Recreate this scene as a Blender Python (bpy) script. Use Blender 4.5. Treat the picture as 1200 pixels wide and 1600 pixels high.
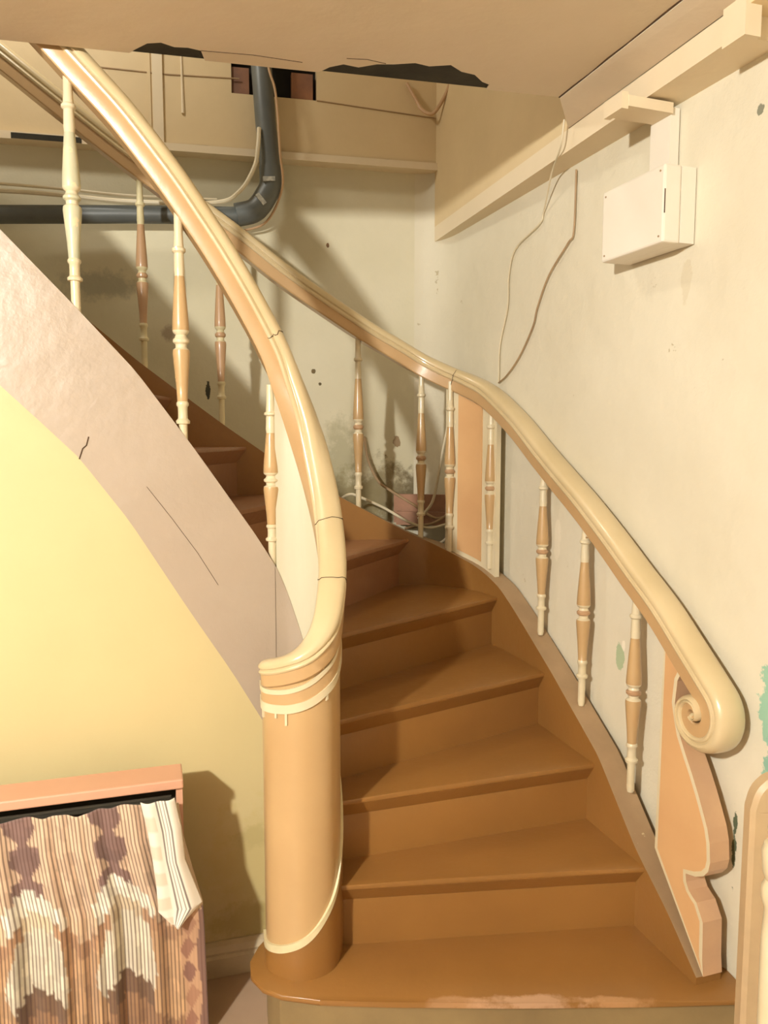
import bpy, bmesh, math, random
from mathutils import Vector, Matrix, noise
random.seed(7)
for o in list(bpy.data.objects): bpy.data.objects.remove(o)
SC = bpy.context.scene
COL = SC.collection
R = math.radians

# ---------------------------------------------------------------- camera
cam = bpy.data.cameras.new('camera'); camo = bpy.data.objects.new('camera', cam); COL.objects.link(camo)
camo.location = (0, 0, 1.56); camo.rotation_euler = (R(90 - 5.6), 0, 0)
cam.sensor_fit = 'VERTICAL'; cam.sensor_height = 24; cam.lens = 18; cam.clip_start = .05
SC.camera = camo
# ---------------------------------------------------------------- world + lamps + exposure
w = bpy.data.worlds.new('world'); SC.world = w; w.use_nodes = True
w.node_tree.nodes['Background'].inputs[0].default_value = (1, .92, .8, 1)
w.node_tree.nodes['Background'].inputs[1].default_value = .15
def point(name, loc, power, col, rad):
    l = bpy.data.lights.new(name, 'POINT'); l.energy = power; l.color = col; l.shadow_soft_size = rad
    o = bpy.data.objects.new(name, l); COL.objects.link(o); o.location = loc
    return o
point('room_lamp', (-1.38, -.95, 2.38), 400, (1, .97, .90), .06)
point('upper_landing_lamp', (-1.25, 2.5, 3.7), 25, (1, .95, .85), .10)
vs = SC.view_settings
vs.view_transform = 'Standard'; vs.look = 'None'; vs.gamma = 1; vs.use_curve_mapping = False
vs.exposure = 0.30

# ---------------------------------------------------------------- materials
def lin(c):
    return tuple(((v / 255) / 12.92 if v / 255 <= .04045 else ((v / 255 + .055) / 1.055) ** 2.4) for v in c) + (1,)
class NT:
    def __init__(s, name):
        s.m = bpy.data.materials.new(name); s.m.use_nodes = True; s.t = s.m.node_tree
        s.b = s.t.nodes['Principled BSDF']
    def n(s, typ, **kw):
        nd = s.t.nodes.new(typ)
        for k, v in kw.items(): setattr(nd, k, v)
        return nd
    def l(s, a, b): s.t.links.new(a, b)
    def val(s, sock, v):
        if hasattr(v, 'is_output'): s.l(v, sock)
        else: sock.default_value = v
    def math(s, op, a, b=0.0, c=None):
        nd = s.n('ShaderNodeMath', operation=op); s.val(nd.inputs[0], a); s.val(nd.inputs[1], b)
        if c is not None: s.val(nd.inputs[2], c)
        return nd.outputs[0]
    def mix(s, f, a, b):
        nd = s.n('ShaderNodeMix', data_type='RGBA'); s.val(nd.inputs[0], f); s.val(nd.inputs[6], a); s.val(nd.inputs[7], b)
        return nd.outputs[2]
    def noise(s, vec, scale, detail=4, rough=.55):
        nd = s.n('ShaderNodeTexNoise'); nd.inputs['Scale'].default_value = scale
        nd.inputs['Detail'].default_value = detail; nd.inputs['Roughness'].default_value = rough
        if vec is not None: s.l(vec, nd.inputs['Vector'])
        return nd
    def ramp(s, f, a, b):
        nd = s.n('ShaderNodeMapRange'); s.val(nd.inputs[0], f); nd.inputs[1].default_value = a; nd.inputs[2].default_value = b
        return nd.outputs[0]
def paint(name, c1, c2=None, scale=3, rough=.5, bump=.15, bscale=40, chips=None, spots=(), stretch=(1, 1, 1), coat=0, bumpd=.01):
    """painted surface: two-tone mottling, fine relief, chips of an undercoat, single worn spots"""
    N = NT(name); co = N.n('ShaderNodeTexCoord').outputs['Object']
    mp = N.n('ShaderNodeMapping'); mp.inputs['Scale'].default_value = stretch; N.l(co, mp.inputs[0]); v = mp.outputs[0]
    c2 = c2 or tuple(max(0, x - 12) for x in c1)
    n1 = N.noise(v, scale, 5)
    col = N.mix(N.ramp(n1.outputs[0], .35, .68), lin(c1), lin(c2))
    nb = N.noise(v, bscale, 5)
    h = nb.outputs[0]
    if chips:
        cc, thr, sc = chips
        nc = N.noise(v, sc, 6, .62); f = N.ramp(nc.outputs[0], thr, thr + .012)
        col = N.mix(f, col, lin(cc)); h = N.math('SUBTRACT', h, N.math('MULTIPLY', f, .6))
    if spots:
        nd = N.noise(co, 14, 5, .7); 
        for (p, r, sc3, cs) in spots:
            a = N.n('ShaderNodeVectorMath', operation='SUBTRACT'); N.l(co, a.inputs[0]); a.inputs[1].default_value = p
            b = N.n('ShaderNodeVectorMath', operation='MULTIPLY'); N.l(a.outputs[0], b.inputs[0]); b.inputs[1].default_value = sc3
            d = N.n('ShaderNodeVectorMath', operation='LENGTH'); N.l(b.outputs[0], d.inputs[0])
            e = N.math('ADD', d.outputs['Value'], N.math('MULTIPLY', N.math('SUBTRACT', nd.outputs[0], .5), r * 2.2))
            soft = .5 if len(cs) == 4 else .1
            f = N.ramp(e, r, r * (1 - soft))
            if len(cs) == 4: f = N.math('MULTIPLY', f, cs[3])
            col = N.mix(f, col, lin(cs[:3]))
    N.l(col, N.b.inputs['Base Color']); N.b.inputs['Roughness'].default_value = rough
    N.b.inputs['Coat Weight'].default_value = coat; N.b.inputs['Coat Roughness'].default_value = .12
    if bump:
        bn = N.n('ShaderNodeBump'); bn.inputs['Strength'].default_value = bump; bn.inputs['Distance'].default_value = bumpd
        N.l(h, bn.inputs['Height']); N.l(bn.outputs[0], N.b.inputs['Normal'])
    return N.m
M = {}
wall_spots = [((.723, 2.302, .885), .020, (1, 1, .45), (172, 186, 150)), ((.727, 2.29, .925), .012, (1, 1, .6), (236, 228, 206)),
    ((.918, 1.752, .93), .045, (1, 1, .32), (150, 190, 165)), ((.921, 1.742, .76), .04, (1, 1, .4), (140, 182, 160)),
    ((.875, 1.872, 2.32), .012, (1, 1, .8), (135, 135, 115)), ((.823, 2.02, 1.514), .004, (1, 1, .4), (120, 105, 80)),
    ((.85, 1.944, 1.848), .004, (1, 1, .25), (130, 112, 85)), ((.807, 2.064, 1.716), .004, (1, 1, .5), (130, 112, 85)),
    ((.80, 2.09, 1.98), .02, (1, 1, .3), (214, 205, 180)), ((.60, 2.65, 1.2), .02, (1, 1, .3), (226, 218, 196)),
    ((.88, 1.85, .55), .012, (1, 1, .10), (90, 100, 75)), ((.60, 2.60, 1.62), .012, (1, 1, .5), (150, 130, 100)),
    ((.62, 2.55, 1.5), .012, (1, 1, .5), (160, 145, 112))]
M['wall'] = paint('cream_distemper', (222, 215, 193), (213, 205, 181), 1.6, .75, .35, 9, chips=((196, 184, 154), .70, 11), spots=wall_spots, bumpd=.02)
back_spots = [((-.251, 3.523, 2.41), .007, (1, 1, .6), (120, 90, 60)), ((-.774, 3.412, 1.763), .018, (1.5, 1.5, .45), (70, 68, 55)),
    ((-.318, 3.509, 1.854), .010, (1, 1, 1), (110, 95, 62)), ((-.29, 3.515, 1.797), .008, (1, 1, 1), (100, 88, 58)),
    ((.06, 3.59, 1.537), .02, (1, 1, .8), (150, 128, 96)), ((.02, 3.58, 1.30), .20, (.8, .8, 1.2), (128, 112, 74, .75)),
    ((.16, 3.60, 1.33), .13, (1, 1, 1), (98, 84, 55, .7)), ((-.2, 3.54, 1.42), .10, (1, 1, .4), (178, 172, 140, .8)),
    ((-.12, 3.55, 1.25), .16, (1, 1, .9), (150, 138, 100, .8)), ((-1.2, 3.32, 2.2), .07, (.4, .4, 1), (150, 150, 135, .6)),
    ((-.93, 3.38, 2.0), .03, (1, 1, .7), (150, 130, 110, .7))]
M['wall_back'] = paint('cream_distemper_dirty', (221, 214, 189), (208, 201, 171), 1.0, .78, .30, 8, chips=((158, 140, 104), .715, 8), spots=back_spots, bumpd=.02)
M['yellow'] = paint('yellow_wall_paint', (206, 190, 140), (199, 182, 133), 1.5, .6, .12, 12,
    spots=[((-.36, 2.1, .33), .16, (.9, 1, .8), (196, 178, 118, .6)), ((-.34, 2.1, .17), .09, (.4, 1, 1.3), (176, 158, 100, .7)),
           ((-.38, 2.1, .42), .05, (.7, 1, 1.2), (180, 165, 112, .6))])
M['ceiling'] = paint('ceiling_distemper', (220, 205, 181), (211, 196, 172), 2.2, .85, .15, 14)
M['beam'] = paint('cream_board_paint', (222, 200, 158), (210, 188, 146), 2.0, .62, .15, 20, chips=((150, 110, 80), .74, 6))
M['beamlight'] = paint('pale_board_paint', (230, 214, 184), (220, 204, 172), 2.0, .6, .12, 20)
M['floor'] = paint('floor_paint', (176, 150, 126), (160, 136, 112), 3, .5, .1, 30)
M['skirt'] = paint('grey_cream_skirting', (206, 190, 158), (176, 158, 128), 6, .5, .2, 25, chips=((120, 100, 70), .66, 12))
tread_spots = [((.36, 1.75, .19),   .05, (.3, 2.2, 1), (214, 178, 148, .5)), ((.18, 1.748, .19), .04, (.4, 2.2, 1), (208, 166, 128, .35)), ((.56, 1.75, .19), .035, (.4, 2.2, 1), (205, 160, 115, .5))]
M['step'] = paint('ochre_brown_floor_paint', (148, 105, 53), (138, 97, 49), 2.5, .32, .10, 30, chips=((206, 160, 110), .745, 14), spots=tread_spots, coat=.15)
M['step_up'] = paint('brown_floor_paint', (152, 108, 74), (140, 100, 70), 3, .36, .12, 30, chips=((206, 176, 140), .73, 16), coat=.12)
M['riser_foot'] = paint('shaded_riser_paint', (146, 124, 84), (126, 106, 72), 5, .5, .1, 30)  # greyish paint, darkened to include the shadow on the bottom riser
M['string_top'] = paint('grey_brown_string_top', (166, 138, 104), (150, 124, 92), 6, .45, .2, 24, chips=((206, 190, 150), .70, 20))
M['mauve'] = paint('mauve_gloss_paint', (174, 158, 139), (166, 150, 131), 2.2, .40, .40, 10, chips=((232, 214, 196), .735, 14), stretch=(1, 1, 1), coat=.12, bumpd=.012)
M['tan'] = paint('tan_gloss_paint', (194, 161, 114), (187, 154, 108), 4, .34, .08, 20, chips=((196, 150, 100), .75, 20), coat=.25)
M['peach'] = paint('peach_panel_paint', (216, 174, 124), (208, 164, 116), 4, .36, .08, 20, coat=.2)
M['cream'] = paint('cream_gloss_paint', (220, 208, 176), (212, 198, 162), 6, .32, .12, 24, chips=((166, 130, 88), .73, 40), coat=.3)
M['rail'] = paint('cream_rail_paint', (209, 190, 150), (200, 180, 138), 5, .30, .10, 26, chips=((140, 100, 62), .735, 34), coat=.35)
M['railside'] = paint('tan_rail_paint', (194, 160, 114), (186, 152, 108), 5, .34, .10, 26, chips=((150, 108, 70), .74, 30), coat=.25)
M['white_in'] = paint('white_panel_paint', (206, 200, 174), (198, 192, 166), 3, .42, .10, 16, coat=.1, stretch=(3, 3, .5))
M['edge_beige'] = paint('beige_edge_paint', (200, 162, 124), (184, 148, 116), 5, .42, .12, 24, chips=((140, 100, 74), .70, 14), coat=.1)
M['greenish'] = paint('chipped_green_cream', (202, 196, 164), (184, 186, 158), 9, .4, .2, 30, chips=((222, 206, 166), .6, 20))
M['pale_bead'] = paint('pale_bead_paint', (224, 212, 172), (198, 188, 146), 9, .4, .15, 30)
M['brownrib'] = paint('dull_brown_tan', (188, 152, 114), (176, 140, 104), 5, .38, .1, 26, chips=((206, 170, 124), .72, 26), coat=.15)
M['pipe'] = paint('grey_plastic_pipe', (104, 108, 104), (92, 96, 94), 6, .42, .03, 30)
M['label'] = paint('pale_label', (206, 206, 196), (150, 152, 146), 60, .5, 0)
M['cable'] = paint('off_white_cable', (222, 212, 184), (206, 194, 164), 8, .5, 0)
M['cable_p'] = paint('pinkish_cable', (206, 170, 130), (190, 156, 118), 8, .5, 0)
M['cable_d'] = paint('dusty_cable', (176, 148, 112), (150, 126, 96), 8, .6, 0)
M['plastic'] = paint('white_plastic', (236, 230, 216), (230, 222, 206), 3, .45, .02, 60)
M['dark'] = paint('void_shade', (36, 33, 27), (24, 22, 18), 8, .9, .2, 20)  # near-black colour that paints the shade of open holes
M['lath'] = paint('dark_lath', (58, 55, 44), (42, 40, 32), 10, .9, .3, 24)
M['brick'] = paint('dusty_brick', (166, 118, 88), (128, 96, 80), 7, .9, .3, 26)
M['pink'] = paint('pink_gloss_paint', (208, 160, 132), (202, 152, 124), 3, .38, .05, 20, coat=.15)
M['cabin'] = paint('shaded_cabinet_inside', (66, 60, 44), (52, 46, 36), 4, .8, .05, 20)  # dark tone paints in the shadow inside the cabinet
M['board'] = paint('dusty_rose_board', (178, 134, 108), (148, 112, 90), 9, .8, .3, 26, chips=((206, 176, 150), .66, 18))
M['post'] = paint('pinkish_beige_frame', (190, 164, 126), (172, 148, 114), 6, .42, .1, 18, chips=((210, 184, 150), .68, 14), coat=.1)
M['room'] = paint('dull_brown_room_paint', (126, 116, 100), (114, 106, 92), 2, .8, .05, 12)
M['crack'] = paint('dark_crack', (84, 62, 38), (66, 48, 30), 20, .9, 0)

def curtain_mat():
    N = NT('striped_patchwork_cloth')
    uv = N.n('ShaderNodeUVMap').outputs[0]; sx = N.n('ShaderNodeSeparateXYZ'); N.l(uv, sx.inputs[0])
    at = N.n('ShaderNodeAttribute'); at.attribute_name = 'print'
    fr = N.math('FRACT', N.math('MULTIPLY', sx.outputs[0], 118.0))
    st = N.ramp(N.math('ABSOLUTE', N.math('SUBTRACT', fr, .5)), .24, .15)
    # stripes fade out where the print carries none (alpha of the attribute)
    st = N.math('MULTIPLY', st, at.outputs['Alpha'])
    dk = N.mix(.85, at.outputs['Color'], lin((88, 60, 50)))
    col = N.mix(st, at.outputs['Color'], dk)
    wv = N.noise(uv, 900, 2); 
    col = N.mix(N.math('MULTIPLY', wv.outputs[0], .10), col, lin((120, 96, 74)))
    N.l(col, N.b.inputs['Base Color']); N.b.inputs['Roughness'].default_value = .85
    N.b.inputs['Sheen Weight'].default_value = .2
    return N.m
M['curtain'] = curtain_mat()

# ---------------------------------------------------------------- geometry helpers
def link(name, verts, faces, mats, parent=None, mi=None, smooth=False, kind=None):
    me = bpy.data.meshes.new(name); me.from_pydata([tuple(v) for v in verts], [], faces)
    for m in (mats if isinstance(mats, (list, tuple)) else [mats]): me.materials.append(M[m])
    if mi:
        for p, i in zip(me.polygons, mi): p.material_index = i
    bm = bmesh.new(); bm.from_mesh(me); bmesh.ops.recalc_face_normals(bm, faces=bm.faces); bm.to_mesh(me); bm.free()
    if smooth:
        for p in me.polygons: p.use_smooth = True
        me.set_sharp_from_angle(angle=R(38))
    o = bpy.data.objects.new(name, me); COL.objects.link(o)
    if parent is not None:
        root = parent
        o.parent = parent; o.matrix_parent_inverse = WM(parent).inverted()
    if kind: o['kind'] = kind
    return o
def WM(o):
    m = o.matrix_basis.copy()
    if o.parent: m = WM(o.parent) @ o.matrix_parent_inverse @ m
    return m
def empty(name, loc, label=None, cat=None, group=None):
    o = bpy.data.objects.new(name, None); COL.objects.link(o); o.location = loc; o.empty_display_size = .1
    tag(o, label, cat, group); return o
def tag(o, label=None, cat=None, group=None):
    if label: o['label'] = label
    if cat: o['category'] = cat
    if group: o['group'] = group
    return o
class MB:
    """collects pieces into one mesh"""
    def __init__(s): s.v = []; s.f = []; s.mi = []
    def add(s, v, f, mi=0):
        b = len(s.v); s.v += [tuple(x) for x in v]; s.f += [tuple(i + b for i in q) for q in f]
        s.mi += (mi if isinstance(mi, list) else [mi] * len(f))
    def hexa(s, lo, hi, mi=0):     # lo/hi: 4 points each, same winding
        s.add(list(lo) + list(hi), [(0, 1, 2, 3), (4, 5, 6, 7), (0, 1, 5, 4), (1, 2, 6, 5), (2, 3, 7, 6), (3, 0, 4, 7)], mi)
    def prism(s, poly, z0, z1, mi=0, mtop=None, mbot=None):
        n = len(poly); v = [(p[0], p[1], z0 if not hasattr(z0, '__call__') else z0(p)) for p in poly] + [(p[0], p[1], z1 if not hasattr(z1, '__call__') else z1(p)) for p in poly]
        f = [tuple(range(n)), tuple(range(n, 2 * n))] + [(i, (i + 1) % n, n + (i + 1) % n, n + i) for i in range(n)]
        m = [mbot if mbot is not None else mi, mtop if mtop is not None else mi] + [mi] * n
        s.add(v, f, m)
    def sweep(s, path, prof, sides, scale=None, mi=0, pmi=None, caps=True):
        """path 3D points, prof [(a,b)], sides = horizontal side vectors per point"""
        n = len(path); k = len(prof); vs_ = []
        for i in range(n):
            a = path[max(0, i - 1)]; b = path[min(n - 1, i + 1)]
            t = (Vector(b) - Vector(a)).normalized(); sd = Vector(sides[i]).normalized(); up = sd.cross(t) 
            if s.flip: up = -up
            sc = scale[i] if scale else (1, 1)
            for (pa, pb) in prof: vs_.append(Vector(path[i]) + sd * pa * sc[0] + up * pb * sc[1])
        f = []; m = []
        for i in range(n - 1):
            for j in range(k):
                j2 = (j + 1) % k
                f.append((i * k + j, i * k + j2, (i + 1) * k + j2, (i + 1) * k + j)); m.append(pmi[j] if pmi else mi)
        if caps:
            f.append(tuple(range(k))); f.append(tuple((n - 1) * k + j for j in range(k))); m += [mi, mi]
        s.add(vs_, f, m)
    flip = False
    def tube(s, path, r, seg=8, mi=0, caps=True):
        P = [Vector(p) for p in path]; n = len(P); vs_ = []
        t0 = (P[1] - P[0]).normalized(); u = t0.orthogonal().normalized()
        for i in range(n):
            t = (P[min(n - 1, i + 1)] - P[max(0, i - 1)]).normalized()
            u = (u - t * u.dot(t)).normalized(); w_ = t.cross(u)
            ri = r[i] if isinstance(r, (list, tuple)) else r
            for j in range(seg):
                a = 2 * math.pi * j / seg; vs_.append(P[i] + u * math.cos(a) * ri + w_ * math.sin(a) * ri)
        f = [(i * seg + j, i * seg + (j + 1) % seg, (i + 1) * seg + (j + 1) % seg, (i + 1) * seg + j) for i in range(n - 1) for j in range(seg)]
        if caps: f += [tuple(range(seg)), tuple((n - 1) * seg + j for j in range(seg))]
        s.add(vs_, f, mi)
    def lathe(s, x, y, prof, seg=16, mis=None):
        """prof [(z, r)] bottom to top"""
        k = len(prof); vs_ = [(x + r * math.cos(2 * math.pi * j / seg), y + r * math.sin(2 * math.pi * j / seg), z) for z, r in prof for j in range(seg)]
        f = []; m = []
        for i in range(k - 1):
            for j in range(seg):
                f.append((i * seg + j, i * seg + (j + 1) % seg, (i + 1) * seg + (j + 1) % seg, (i + 1) * seg + j)); m.append(mis[i] if mis else 0)
        f += [tuple(range(seg)), tuple((k - 1) * seg + j for j in range(seg))]; m += [mis[0] if mis else 0, mis[-1] if mis else 0]
        s.add(vs_, f, m)
    def build(s, name, mats, parent=None, smooth=False, kind=None):
        return link(name, s.v, s.f, mats, parent, s.mi, smooth, kind)
def catmull(P, n=8):
    P = [Vector(p) for p in P]; Q = [2 * P[0] - P[1]] + P + [2 * P[-1] - P[-2]]; out = []
    for i in range(1, len(Q) - 2):
        for k in range(n):
            u = k / n
            out.append(.5 * ((2 * Q[i]) + (-Q[i - 1] + Q[i + 1]) * u + (2 * Q[i - 1] - 5 * Q[i] + 4 * Q[i + 1] - Q[i + 2]) * u * u + (-Q[i - 1] + 3 * Q[i] - 3 * Q[i + 1] + Q[i + 2]) * u ** 3))
    out.append(P[-1]); return out
class Curve:
    """plan curve parametrised by length"""
    def __init__(s, pts, n=12, raw=False):
        s.p = [Vector(p) for p in pts] if raw else catmull([Vector(p) for p in pts], n)
        s.s = [0]
        for a, b in zip(s.p[:-1], s.p[1:]): s.s.append(s.s[-1] + (b - a).length)
        s.L = s.s[-1]
    def at(s, t, off=0.0):
        t = min(max(t, 0), s.L)
        for i in range(len(s.p) - 1):
            if t <= s.s[i + 1] or i == len(s.p) - 2:
                k = (t - s.s[i]) / (s.s[i + 1] - s.s[i]); break
        p = s.p[i].lerp(s.p[i + 1], k); q = s.tan(t)
        return Vector((p.x - q.y * off, p.y + q.x * off))
    def tan(s, t):
        h = .012
        def raw(t):
            t = min(max(t, 0), s.L)
            for i in range(len(s.p) - 1):
                if t <= s.s[i + 1] or i == len(s.p) - 2:
                    return s.p[i].lerp(s.p[i + 1], (t - s.s[i]) / (s.s[i + 1] - s.s[i]))
        return (raw(t + h) - raw(t - h)).normalized()
    def near(s, x, y):
        i = min(range(len(s.p)), key=lambda i: (s.p[i].x - x) ** 2 + (s.p[i].y - y) ** 2); return s.s[i]
def table(T):
    def f(t):
        if t <= T[0][0]: a, b = T[0], T[1]
        elif t >= T[-1][0]: a, b = T[-2], T[-1]
        else:
            for a, b in zip(T[:-1], T[1:]):
                if a[0] <= t <= b[0]: break
        return a[1] + (b[1] - a[1]) * (t - a[0]) / (b[0] - a[0])
    return f
def smooth_table(T):
    f = table(T); h = .02
    return lambda t: (f(t - h) + f(t + h) + 2 * f(t)) / 4 if T[0][0] + h < t < T[-1][0] - h else f(t)
def soft_table(T, h=.035):
    f = table(T)
    return lambda t: sum(f(t + h * k / 4) for k in range(-4, 5)) / 9
def frange(a, b, n): return [a + (b - a) * i / (n - 1) for i in range(n)]
def strip(curve, ss, o0, o1, zb, zt, mats, name, parent, pmi=(0, 0, 0, 0), smooth=True):
    """a curved board: between offsets o0 and o1 of the plan curve, from zb(s) to zt(s)"""
    mb = MB(); v = []; n = len(ss)
    for t in ss:
        a = curve.at(t, o0); b = curve.at(t, o1); z0 = zb(t); z1 = max(zt(t), z0 + .0005)
        v += [(a.x, a.y, z0), (a.x, a.y, z1), (b.x, b.y, z1), (b.x, b.y, z0)]
    f = []; m = []
    for i in range(n - 1):
        for j in range(4):
            f.append((i * 4 + j, i * 4 + (j + 1) % 4, (i + 1) * 4 + (j + 1) % 4, (i + 1) * 4 + j)); m.append(pmi[j])
    f += [(0, 1, 2, 3), tuple((n - 1) * 4 + j for j in range(4))]; m += [pmi[0], pmi[0]]
    mb.add(v, f, m); return mb.build(name, mats, parent, smooth)

# ---------------------------------------------------------------- the plan
RISE = .19; FLOOR = .03
O = Curve([(.852, 1.58), (.789, 1.78), (.717, 2.003), (.632, 2.27), (.545, 2.55), (.452, 2.83), (.36, 3.02), (.23, 3.11), (.108, 3.135), (-.24, 3.10), (-.54, 3.045), (-.815, 2.99), (-1.4, 2.866), (-2.0, 2.74)])
I = Curve([(-.297, 1.93), (-.278, 1.868), (-.21, 1.838), (-.152, 1.868), (-.134, 1.93), (-.138, 1.995), (-.162, 2.06), (-.205, 2.105), (-.26, 2.118), (-.32, 2.108), (-.5, 2.056), (-.9, 1.942), (-1.4, 1.80), (-1.9, 1.657)])
TB = math.tan(R(12)); TR = math.tan(R(19.5))
def back_y(x, off=0): return 3.63 + (x - .25) * TB - off / math.cos(R(12))
def right_x(y): return .83 - (y - 2.0) * TR

# ---------------------------------------------------------------- structure
def structure(o): o['kind'] = 'structure'; return o
mb = MB(); mb.prism([(-2.4, -2), (2.3, -2), (2.3, 4.2), (-2.4, 4.2)], FLOOR - .1, FLOOR); structure(mb.build('floor', 'floor'))
# right wall with a soft plastered corner
cor = Vector((.2565, 3.6314)); dr = Vector((math.sin(R(19.5)), -math.cos(R(19.5)))); db = Vector((-math.cos(R(12)), -math.sin(R(12))))
ca = [tuple(cor + dr * (.22 * (1 - t) ** 2) + db * (.12 * t ** 2) ) for t in frange(0, 1, 9)]
far = cor + dr * 5.9
pl = [tuple(far)] + [tuple(cor + dr * d) for d in (3.2, 2.4, 2.0, 1.6, 1.2, .8, .5)] + ca
mb = MB(); n = len(pl)
outp = [(p[0] + .12, p[1] + .12) for p in pl]
mb.prism(pl + outp[::-1], FLOOR - .1, 4.2)
structure(mb.build('wall_right', 'wall', smooth=True))
end = Vector(ca[-1]); fl = cor + db * 2.9
mb = MB(); mb.prism([tuple(end), tuple(fl), (fl.x, fl.y + .15), (end.x, end.y + .15)], FLOOR - .1, 4.2); structure(mb.build('wall_back', 'wall_back'))
mb = MB(); mb.prism([(-2.4, 1.5), (-2.4, 3.4), (-2.55, 3.4), (-2.55, 1.5)], FLOOR - .1, 4.2); structure(mb.build('wall_far_left', 'wall'))
mb = MB(); mb.prism([(-2.4, -2), (-2.4, 1.5), (-2.55, 1.5), (-2.55, -2)], FLOOR - .1, 2.8); structure(mb.build('wall_left', 'room'))
mb = MB(); mb.prism([(-2.5, -2), (2.4, -2), (2.4, -2.15), (-2.5, -2.15)], FLOOR - .1, 2.8); structure(mb.build('wall_front', 'room'))

# string lines of the inner (well) stringer
str_top = table([(.30, .30), (.33, .42), (.40, .65), (.45, .85), (.48, .961), (.49, .997), (.535, 1.122), (.57, 1.20), (.622, 1.286), (.785, 1.53), (.925, 1.727), (1.07, 1.889), (1.148, 1.973), (1.223, 2.054), (1.7, 2.56), (2.2, 3.06)])
str_bot = table([(.30, .19), (.50, .50), (.595, .731), (.698, .916), (.812, 1.102), (.952, 1.34), (1.07, 1.507), (1.156, 1.596), (1.24, 1.681), (1.7, 2.16), (2.2, 2.66)])
# the yellow wall closing the space under the stair
ss = frange(.56, I.L - .02, 40)
structure(strip(I, ss, -.05, -.008, lambda t: FLOOR - .02, lambda t: str_bot(t) + .06, 'yellow', 'wall_stair', None))
prof_b = [(0, 0), (.030, 0), (.030, .055), (.024, .062), (.026, .07), (.018, .085), (.006, .092), (0, .092)]
mb = MB(); path = []; sides = []
for t in frange(.60, I.L - .03, 24):
    p = I.at(t, -.008); q = I.tan(t); path.append((p.x, p.y, FLOOR)); sides.append((-q.y, q.x, 0))
mb.flip = True; mb.sweep(path, prof_b, sides); structure(mb.build('baseboard_stair', 'skirt'))

# ceiling: thin plaster with a broken edge, dark laths above
CA = Vector((-.894, 1.887, 2.48)); CB = Vector((.505, 2.31, 2.53)); CC = Vector((.664, 1.82, 2.53))
nrm = (CB - CA).cross(CC - CA).normalized()
def cz(p): return CA.z - (nrm.x * (p[0] - CA.x) + nrm.y * (p[1] - CA.y)) / nrm.z
ed = (CB - CA); ex = Vector((ed.x, ed.y)).normalized(); en = Vector((ex.y, -ex.x))   # en points to the room
def epos(x, cut=0): 
    p = Vector((CA.x, CA.y)) + ex * ((x - CA.x) / ex.x); return p + en * cut
edge = [(-2.4, 0.0), (-0.62, 0.0), (-0.605, 0.023), (-0.58, 0.057), (-0.55, 0.068), (-0.52, 0.053), (-0.49, 0.057), (-0.46, 0.049), (-0.448, 0.0), (-0.17, 0.0), (-0.15, 0.034), (-0.12, 0.057), (-0.08, 0.049), (-0.04, 0.076), (0, 0.085), (0.05, 0.104), (0.09, 0.095), (0.14, 0.114), (0.18, 0.085), (0.22, 0.076), (0.255, 0.042), (0.28, 0.03), (0.285, 0.0), (0.505, 0.0)]
pe = [tuple(epos(*e)) for e in edge]
cr = (Vector((CC.x, CC.y)) - Vector((CB.x, CB.y))).normalized()
right = Vector((CB.x, CB.y)) + cr * 4.4
poly = pe + [(right.x, right.y), (-2.4, right.y)]
mb = MB(); mb.prism(poly, cz, lambda p: cz(p) + .004); ceil = structure(mb.build('ceiling', 'ceiling'))
poly2 = [tuple(epos(-2.4)), tuple(epos(.505)), (right.x, right.y), (-2.4, right.y)]
mb = MB(); mb.prism(poly2, lambda p: cz(p) + .0045, lambda p: cz(p) + .30); mb.build('lath_layer', 'lath', ceil)
# hairline crack along the right beam
mb = MB(); pp = [(CB.x + cr.x * t + random.uniform(-.004, .002), CB.y + cr.y * t, 0) for t in frange(0, 1.2, 16)]
pp = [(p[0], p[1], cz(p) + .0) for p in pp]; mb.tube(pp, .0025, 5); mb.build('crack', 'crack', ceil)
mb = MB()
for a, b in (((-.46, .05), (-.22, .045)), ((-.12, .09), (-.02, .085))):
    q = [epos(*a), epos(a[0] * .5 + b[0] * .5, a[1] + .006), epos(*b)]
    mb.tube([(v.x, v.y, cz(v)) for v in q], .0014, 5)
mb.build('crack', 'crack', ceil)
# ceiling over the stair well
mb = MB(); mb.prism([(-2.5, 1.0), (1.6, 1.0), (1.6, 4.2), (-2.5, 4.2)], 4.2, 4.3); structure(mb.build('ceiling_upper', 'ceiling'))

# right-hand beam: pale strip, soffit towards the wall, board up to the ceiling, well face above
S0 = Vector((.78, 1.787)); S1 = Vector((.225, 3.60)); sd = (S1 - S0).normalized(); sn = Vector((sd.y, -sd.x))     # sn to the wall
def sp(t, off=0): p = S0 + sd * t; return (p.x + sn.x * off, p.y + sn.y * off)
mb = MB()
mb.prism([sp(-.0), sp((S1 - S0).length), sp((S1 - S0).length, .16), sp(-.0, .16)], 2.44, 2.505)
tr = structure(mb.build('trim_1', 'beamlight'))
mb = MB(); tb = .72
mb.prism([sp(tb), sp((S1 - S0).length + .04), sp((S1 - S0).length + .04, .16), sp(tb, .16)], 2.505, 4.2)
structure(mb.build('trim_2', 'beam'))
c2 = Vector((CB.x, CB.y)); 
mb = MB(); mb.hexa([(c2.x, c2.y, cz(c2) - .004), (*sp(tb), 2.507), (*sp(-.75), 2.507), ((c2 + cr * 1.35).x, (c2 + cr * 1.35).y, cz(c2 + cr * 1.35) - .004)],
                   [(c2.x, c2.y, cz(c2) + .05), (*sp(tb), 2.57), (*sp(-.75), 2.57), ((c2 + cr * 1.35).x, (c2 + cr * 1.35).y, cz(c2 + cr * 1.35) + .05)])
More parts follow.
